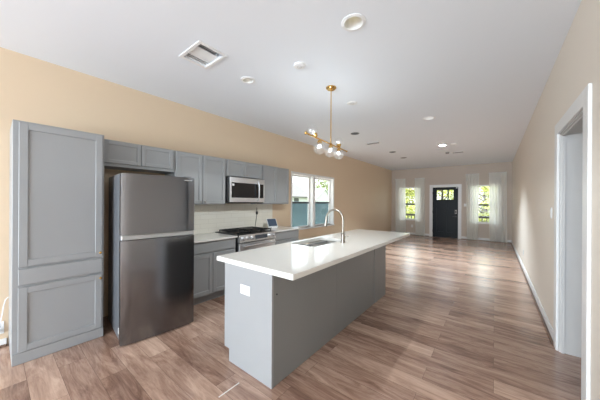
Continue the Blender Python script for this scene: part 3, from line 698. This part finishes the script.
# ------------------------------------------------------------------ ceiling fixtures
CAN_W = {0: 0, 1: 0, 2: 0, 3: 0, 4: 0, 5: 112, 6: 0}
canlab = {0: 'nearest large recessed ceiling light with warm lens', 1: 'recessed ceiling light near kitchen wall right of the air vent', 2: 'white recessed ceiling light right of the chandelier toward far room',
          3: 'unlit recessed ceiling light, farthest of the left row', 4: 'unlit recessed ceiling light, first beyond chandelier on the left', 5: 'small lit recessed ceiling light nearest the front door', 6: 'unlit recessed ceiling light, second beyond chandelier on the left'}
for i, (x, y, r, k) in enumerate(CANS):
    c = thing('recessed_light', canlab[i], 'ceiling light', (x, y, H), 'recessed ceiling lights')
    MB().lathe([(r - .003, .0), (r + .022, -.0008), (r + .020, -.006), (r - .001, -.010), (r - .006, -.004), (r - .006, .002), (r - .003, .002)], (x, y, H), seg=36, caps=False).build('trim_ring', M['cover'] if k != 'off' else M['grey'], c, True)
    MB().lathe([(r - .0035, .002), (r - .012, .05), (r * .62, .085), (r * .62, .0855), (r - .006, .052), (r - .0015, .002)], (x, y, H), seg=36, caps=False).build('baffle', M['cover'] if k != 'off' else M['grey'], c, True)
    MB().lathe([(0, .074), (r * .36, .076), (r * .45, .082), (r * .45, .088), (0, .088)], (x, y, H), seg=28).build('lamp', {'warm': M['lens'], 'led': M['led'], 'off': M['cover']}[k], c, True)
    if CAN_W[i]:
        ld = bpy.data.lights.new('can_bulb', 'AREA'); ld.shape = 'DISK'; ld.size = r * 1.1; ld.energy = CAN_W[i]; ld.color = (.72, .88, 1.0)
        lo = bpy.data.objects.new('can_bulb', ld); COL.objects.link(lo); lo.parent = c; lo.location = (0, 0, .072)

v = thing('ceiling_vent', 'square white air vent register near the kitchen wall', 'vent', (-2.32, 1.33, H))
x0, x1, y0, y1 = -2.485, -2.155, 1.21, 1.45
mb = MB(); f = .035
mb.box(x0 - f, x1 + f, y0 - f, y0, H - .010, H - .0005, .003); mb.box(x0 - f, x1 + f, y1, y1 + f, H - .010, H - .0005, .003); mb.box(x0 - f, x0, y0, y1, H - .010, H - .0005, .003); mb.box(x1, x1 + f, y0, y1, H - .010, H - .0005, .003)
mb.build('frame', M['cover'], v)
MB().box(x0 + .0006, x1 - .0006, y0 + .0006, y1 - .0006, H + .06, H + .07).build('duct_back', M['grey'], v)
n = 11
for i in range(n):
    x = x0 + (i + .5) * (x1 - x0) / n; a = 34 if i > 7 else (16 if i < 3 else -42)
    MB().box(x - .0135, x + .0135, y0 + .001, y1 - .001, H + .008, H + .0095, rot=Matrix.Rotation(math.radians(a), 3, 'Y')).build('louver', M['cover'], v)
MB().box(-2.19, -2.175, y1 - .05, y1 - .035, H - .012, H + .004, .002).build('damper_lever', M['grey'], v)

def small_vent(lab, x, y, sx, sy):
    v = thing('ceiling_vent', lab, 'vent', (x, y, H))
    mb = MB(); f = .025; x0, x1, y0, y1 = x - sx / 2, x + sx / 2, y - sy / 2, y + sy / 2
    mb.box(x0 - f, x1 + f, y0 - f, y0, H - .012, H - .0006, .003); mb.box(x0 - f, x1 + f, y1, y1 + f, H - .012, H - .0006, .003); mb.box(x0 - f, x0, y0, y1, H - .012, H - .0006, .003); mb.box(x1, x1 + f, y0, y1, H - .012, H - .0006, .003)
    mb.build('frame', M['cover'], v); MB().box(x0, x1, y0, y1, H - .003, H - .0006).build('backing', M['slot'], v)
    for i in range(5):
        yy = y0 + (i + .5) * (y1 - y0) / 5; MB().box(x0, x1, yy - .008, yy + .008, H - .011, H - .0095, rot=Matrix.Rotation(math.radians(-35), 3, 'X')).build('louver', M['grey'], v)
small_vent('dark slotted ceiling vent on the left beyond the chandelier', -2.376, 5.898, .30, .10)
small_vent('small dark slotted ceiling vent near the front wall', -.84, 8.43, .26, .12)
def disc(name, lab, cat, x, y, r, hgt, m='cover'):
    t = thing(name, lab, cat, (x, y, H))
    MB().lathe([(0, -hgt), (r * .55, -hgt), (r * .92, -hgt * .75), (r, -hgt * .25), (r, -.0006), (0, -.0006)], (x, y, H), seg=32).build('body', M[m], t, True)
    MB().lathe([(r * .30, -hgt - .002), (r * .34, -hgt - .003), (r * .38, -hgt - .002), (r * .36, -hgt + .0005), (r * .31, -hgt + .0005)], (x, y, H), seg=24, caps=False).build('sensor_ring', M['jamb'], t, True)
disc('smoke_detector', 'round white smoke detector between vent and chandelier', 'smoke detector', -1.654, 2.06, .065, .022)
disc('ceiling_cover', 'flat round white ceiling cover just beyond the chandelier', 'ceiling cover', -1.668, 3.331, .075, .012)
disc('smoke_detector', 'small white smoke detector near the front room ceiling light', 'smoke detector', -.80, 7.16, .07, .035)
disc('ceiling_sensor', 'tiny grey ceiling sensor left of small dark vent', 'sensor', -1.09, 8.30, .05, .04, 'grey')

# ------------------------------------------------------------------ curtains
def curtain(lab, x0, x1, zt, seed, flare=0.0, shift=0.0):
    rnd = random.Random(seed); t = thing('curtain', lab, 'curtain', ((x0 + x1) / 2, YB - .075, 0.02), 'sheer curtains at the front windows')
    mb = MB(); nx, nz = 60, 24; zb = .012; ph = rnd.random() * 6; fq = rnd.uniform(5.5, 7); V = []
    for j in range(nz + 1):
        w = j / nz; z = zb + (zt - zb) * w
        for i in range(nx + 1):
            u = i / nx; spread = 1 + flare * (1 - w)
            x = (x0 + x1) / 2 + shift * (1 - w) + (u - .5) * (x1 - x0) * spread
            y = YB - .075 + (.020 * math.sin(2 * PI * fq * u + ph) + .008 * math.sin(2 * PI * 2.3 * u + ph * 2 + 1.5 * w)) * (.55 + .45 * (1 - w))
            V.append((x, y, z))
    F = [(j * (nx + 1) + i, j * (nx + 1) + i + 1, (j + 1) * (nx + 1) + i + 1, (j + 1) * (nx + 1) + i) for j in range(nz) for i in range(nx)]
    mb.quads(V, F); mb.build('fabric', M['curtain'], t, True, 180)
    r = MB(); r.cyl((x0 - .015, YB - .075, zt - .03), (x1 + .015, YB - .075, zt - .03), .0075, seg=12)
    r.cyl((x0 + .02, YB - .075, zt - .03), (x0 + .02, YB - .0006, zt - .03), .006, seg=10); r.cyl((x1 - .02, YB - .075, zt - .03), (x1 - .02, YB - .0006, zt - .03), .006, seg=10)
    r.build('rod', M['cover'], t, True)
curtain('sheer white curtain panel left of the left front window', -3.55, -3.11, 2.49, 1, .05, .03)
curtain('sheer white curtain panel between left front window and door', -2.73, -2.34, 2.48, 2, -.04, .04)
curtain('sheer white curtain panel between door and right front window', -.88, -.46, 2.54, 3, -.15, .01)
curtain('sheer white curtain panel at the right wall corner', -.17, .33, 2.545, 4, 0.0, .03)

# ------------------------------------------------------------------ outside
struct('ground', box(-60, 30, -20, 60, -.7, -.5), M['grass'], 'lawn outside')
mb = MB(); mb.box(XL - T, XR + .2, YB + T + .001, 13.3, -.18, -.03); struct('porch_floor', mb, M['conc'])
struct('front_bounce_slab', box(-12, 8, 13.4, 20, -.5, -.49), M['bounce'], 'added pale slab bouncing sun into front windows')  # unseen slab added to bounce sunlight up through the front windows
struct('side_bounce_slab', box(-6.9, XL - T - .02, -4, 18, -.5, -.49), M['bounce'], 'added pale slab bouncing sun into kitchen windows')  # also added out of view, throws sunlight through the kitchen windows onto the ceiling
struct('patio_floor', box(-4, 2.3, -9.4, YR - T - .001, -.2, -.03), M['conc'])
pr = thing('porch_railing', 'dark porch railing seen through the front windows', 'railing', (-1.6, 13.1, -.03))
for x0, x1 in ((-4.6, -2.25), (-.95, 1.4)):
    mb = MB(); mb.box(x0, x1, 13.05, 13.13, .76, .86, .004); mb.box(x0, x1, 13.07, 13.11, .06, .10, .004); mb.build('rail', M['porch'], pr)
    n = 15; 
    for i in range(n):
        x = x0 + .05 + (x1 - x0 - .1) * i / (n - 1); MB().box(x - .017, x + .017, 13.075, 13.105, .10, .76).build('baluster', M['porch'], pr)
    for x in (x0, x1): MB().box(x - .05, x + .05, 13.04, 13.14, -.029, .92, .005).build('post', M['porch'], pr)

def tree(lab, x, y, hgt, rad, m, seed, n=2600, low=.1, leaf=.16, bare=False, name='tree'):
    rnd = random.Random(seed); z0 = -.5
    t = thing(name, lab, 'tree', (x, y, z0), 'trees outside the windows')
    tr = MB(); tr.tube([(x, y, z0), (x + .05, y, z0 + hgt * .3), (x - .04, y + .05, z0 + hgt * .62), (x, y, z0 + hgt * .92)], .1, 8, [.16, .12, .08, .03])
    for i in range(16 if bare else 8):
        a = rnd.random() * 6.28; zz = z0 + hgt * rnd.uniform(.25, .8); L = rad * rnd.uniform(.6, 1.0)
        tr.tube([(x, y, zz), (x + math.cos(a) * L * .5, y + math.sin(a) * L * .5, zz + L * .35), (x + math.cos(a) * L, y + math.sin(a) * L, zz + L * .55)], .03, 6, [.05, .03, .012])
    tr.build('trunk', M['bark'] if not bare else M['twig'], t, True)
    V = []; F = []; blobs = [(rnd.gauss(0, .42), rnd.gauss(0, .42), rnd.uniform(low, 1), rnd.uniform(.28, .5)) for _ in range(16)]
    for i in range(n):
        bx, by, bzz, br = blobs[i % len(blobs)]
        d = Vector((rnd.gauss(0, 1), rnd.gauss(0, 1), rnd.gauss(0, 1))).normalized() * (br * rnd.random() ** .35)
        c = Vector((x + (bx + d.x) * rad, y + (by + d.y) * rad, z0 + hgt * min(1.02, max(.02, bzz * .88)) + d.z * rad * .8))
        if c.z < z0 + .05: c.z = z0 + .05 + rnd.random() * .4
        s = leaf * rnd.uniform(.5, 1.2); q = Matrix.Rotation(rnd.random() * 6.28, 3, Vector((rnd.gauss(0, 1), rnd.gauss(0, 1), rnd.gauss(0, 1))).normalized())
        k = len(V)
        for u, v in ((-.5, 0), (0, -.3), (.5, 0), (0, .3)): V.append(c + q @ Vector((u * s, v * s, .06 * s * (1 if u else -1))))
        F.append((k, k + 1, k + 2, k + 3))
    MB().quads(V, F).build('foliage', m, t)
hz = [(-8.6, 22.0, 3.6, 1.35, 'leaf2', 'small green tree beyond the porch, farthest left'), (-5.9, 21.0, 3.7, 1.3, 'leaf', 'sunlit yellow-green tree through the left front window'), (-3.2, 22.0, 3.6, 1.3, 'leaf', 'sunlit small tree seen through the front door panes'),
      (-.5, 21.0, 3.7, 1.3, 'leaf', 'sunlit yellow-green tree through the right front window'), (2.9, 22.0, 3.6, 1.2, 'leaf2', 'small green tree beyond the porch at the far right')]
for i, (x, y, hh, r, mm, lab) in enumerate(hz): tree(lab, x, y, hh, r, M[mm], 20 + i, 2600, .08, .2)
def hedge(lab, x0, x1, y, hgt, seed, m):
    rnd = random.Random(seed); V = []; F = []
    for i in range(int(900 * (x1 - x0))):
        c = Vector((rnd.uniform(x0, x1), y + max(-.9, min(.9, rnd.gauss(0, .35))), -.45 + hgt * rnd.random() ** .8)); s = .17 * rnd.uniform(.6, 1.3)
        q = Matrix.Rotation(rnd.random() * 6.28, 3, Vector((rnd.gauss(0, 1), rnd.gauss(0, 1), rnd.gauss(0, 1))).normalized()); k = len(V)
        for u, v in ((-.5, 0), (0, -.3), (.5, 0), (0, .3)): V.append(c + q @ Vector((u * s, v * s, 0)))
        F.append((k, k + 1, k + 2, k + 3))
    o = MB().quads(V, F).build('hedge', m); tag(o, lab, 'hedge')
hedge('tall leafy hedge across the front yard behind the small trees', -12, 5, 25.5, 4.1, 5, M['leaf'])
# side yard: fence, neighbour's house, trees
fn = thing('board_fence', 'blue-grey board fence outside the kitchen windows', 'fence', (-7.0, 12, -.5))
MB().box(-7.03, -7.0, 2, 19, -.5, 1.40).build('board_panel', M['fence'], fn)
MB().box(-7.06, -6.97, 2, 19, 1.40, 1.435, .005).build('cap_rail', M['fence'], fn)
hs = thing('neighbor_house', 'white sided neighboring house with grey roof beyond the fence', 'house', (-22, 27, -.5))
mb = MB(); mb.box(-27, -20.5, 19, 28.9, -.5, 2.1); mb.build('wall', M['siding'], hs)
mb = MB(); mb.prism([(28.9, -.5), (33.2, -.5), (33.2, 1.9), (31.05, 3.25), (28.9, 1.9)], 'yz', -27, -20.0); mb.build('gable_wall', M['siding'], hs)
MB().prism([(-20.1, 2.0), (-20.1, 2.12), (-23.8, 4.3), (-27.4, 2.12), (-27.4, 2.0)], 'xz', 18.8, 28.6).build('roof', M['roof'], hs)
MB().prism([(28.6, 1.75), (28.6, 1.93), (31.05, 3.50), (33.5, 1.93), (33.5, 1.75), (31.05, 3.30)], 'yz', -27, -19.8).build('gable_roof', M['siding'], hs)
MB().box(-20.52, -20.44, 24.6, 25.5, .9, 1.9, .01).build('window', M['frame'], hs)
tree('bushy green tree behind the neighboring house gable', -24, 41.5, 8.8, 4.4, M['leaf2'], 41, 4200, .15, .42)
tree('grey thin-leaved tree above the neighboring roof', -33, 34.5, 9.5, 3.6, M['twig'], 42, 1800, .4, .3, True)
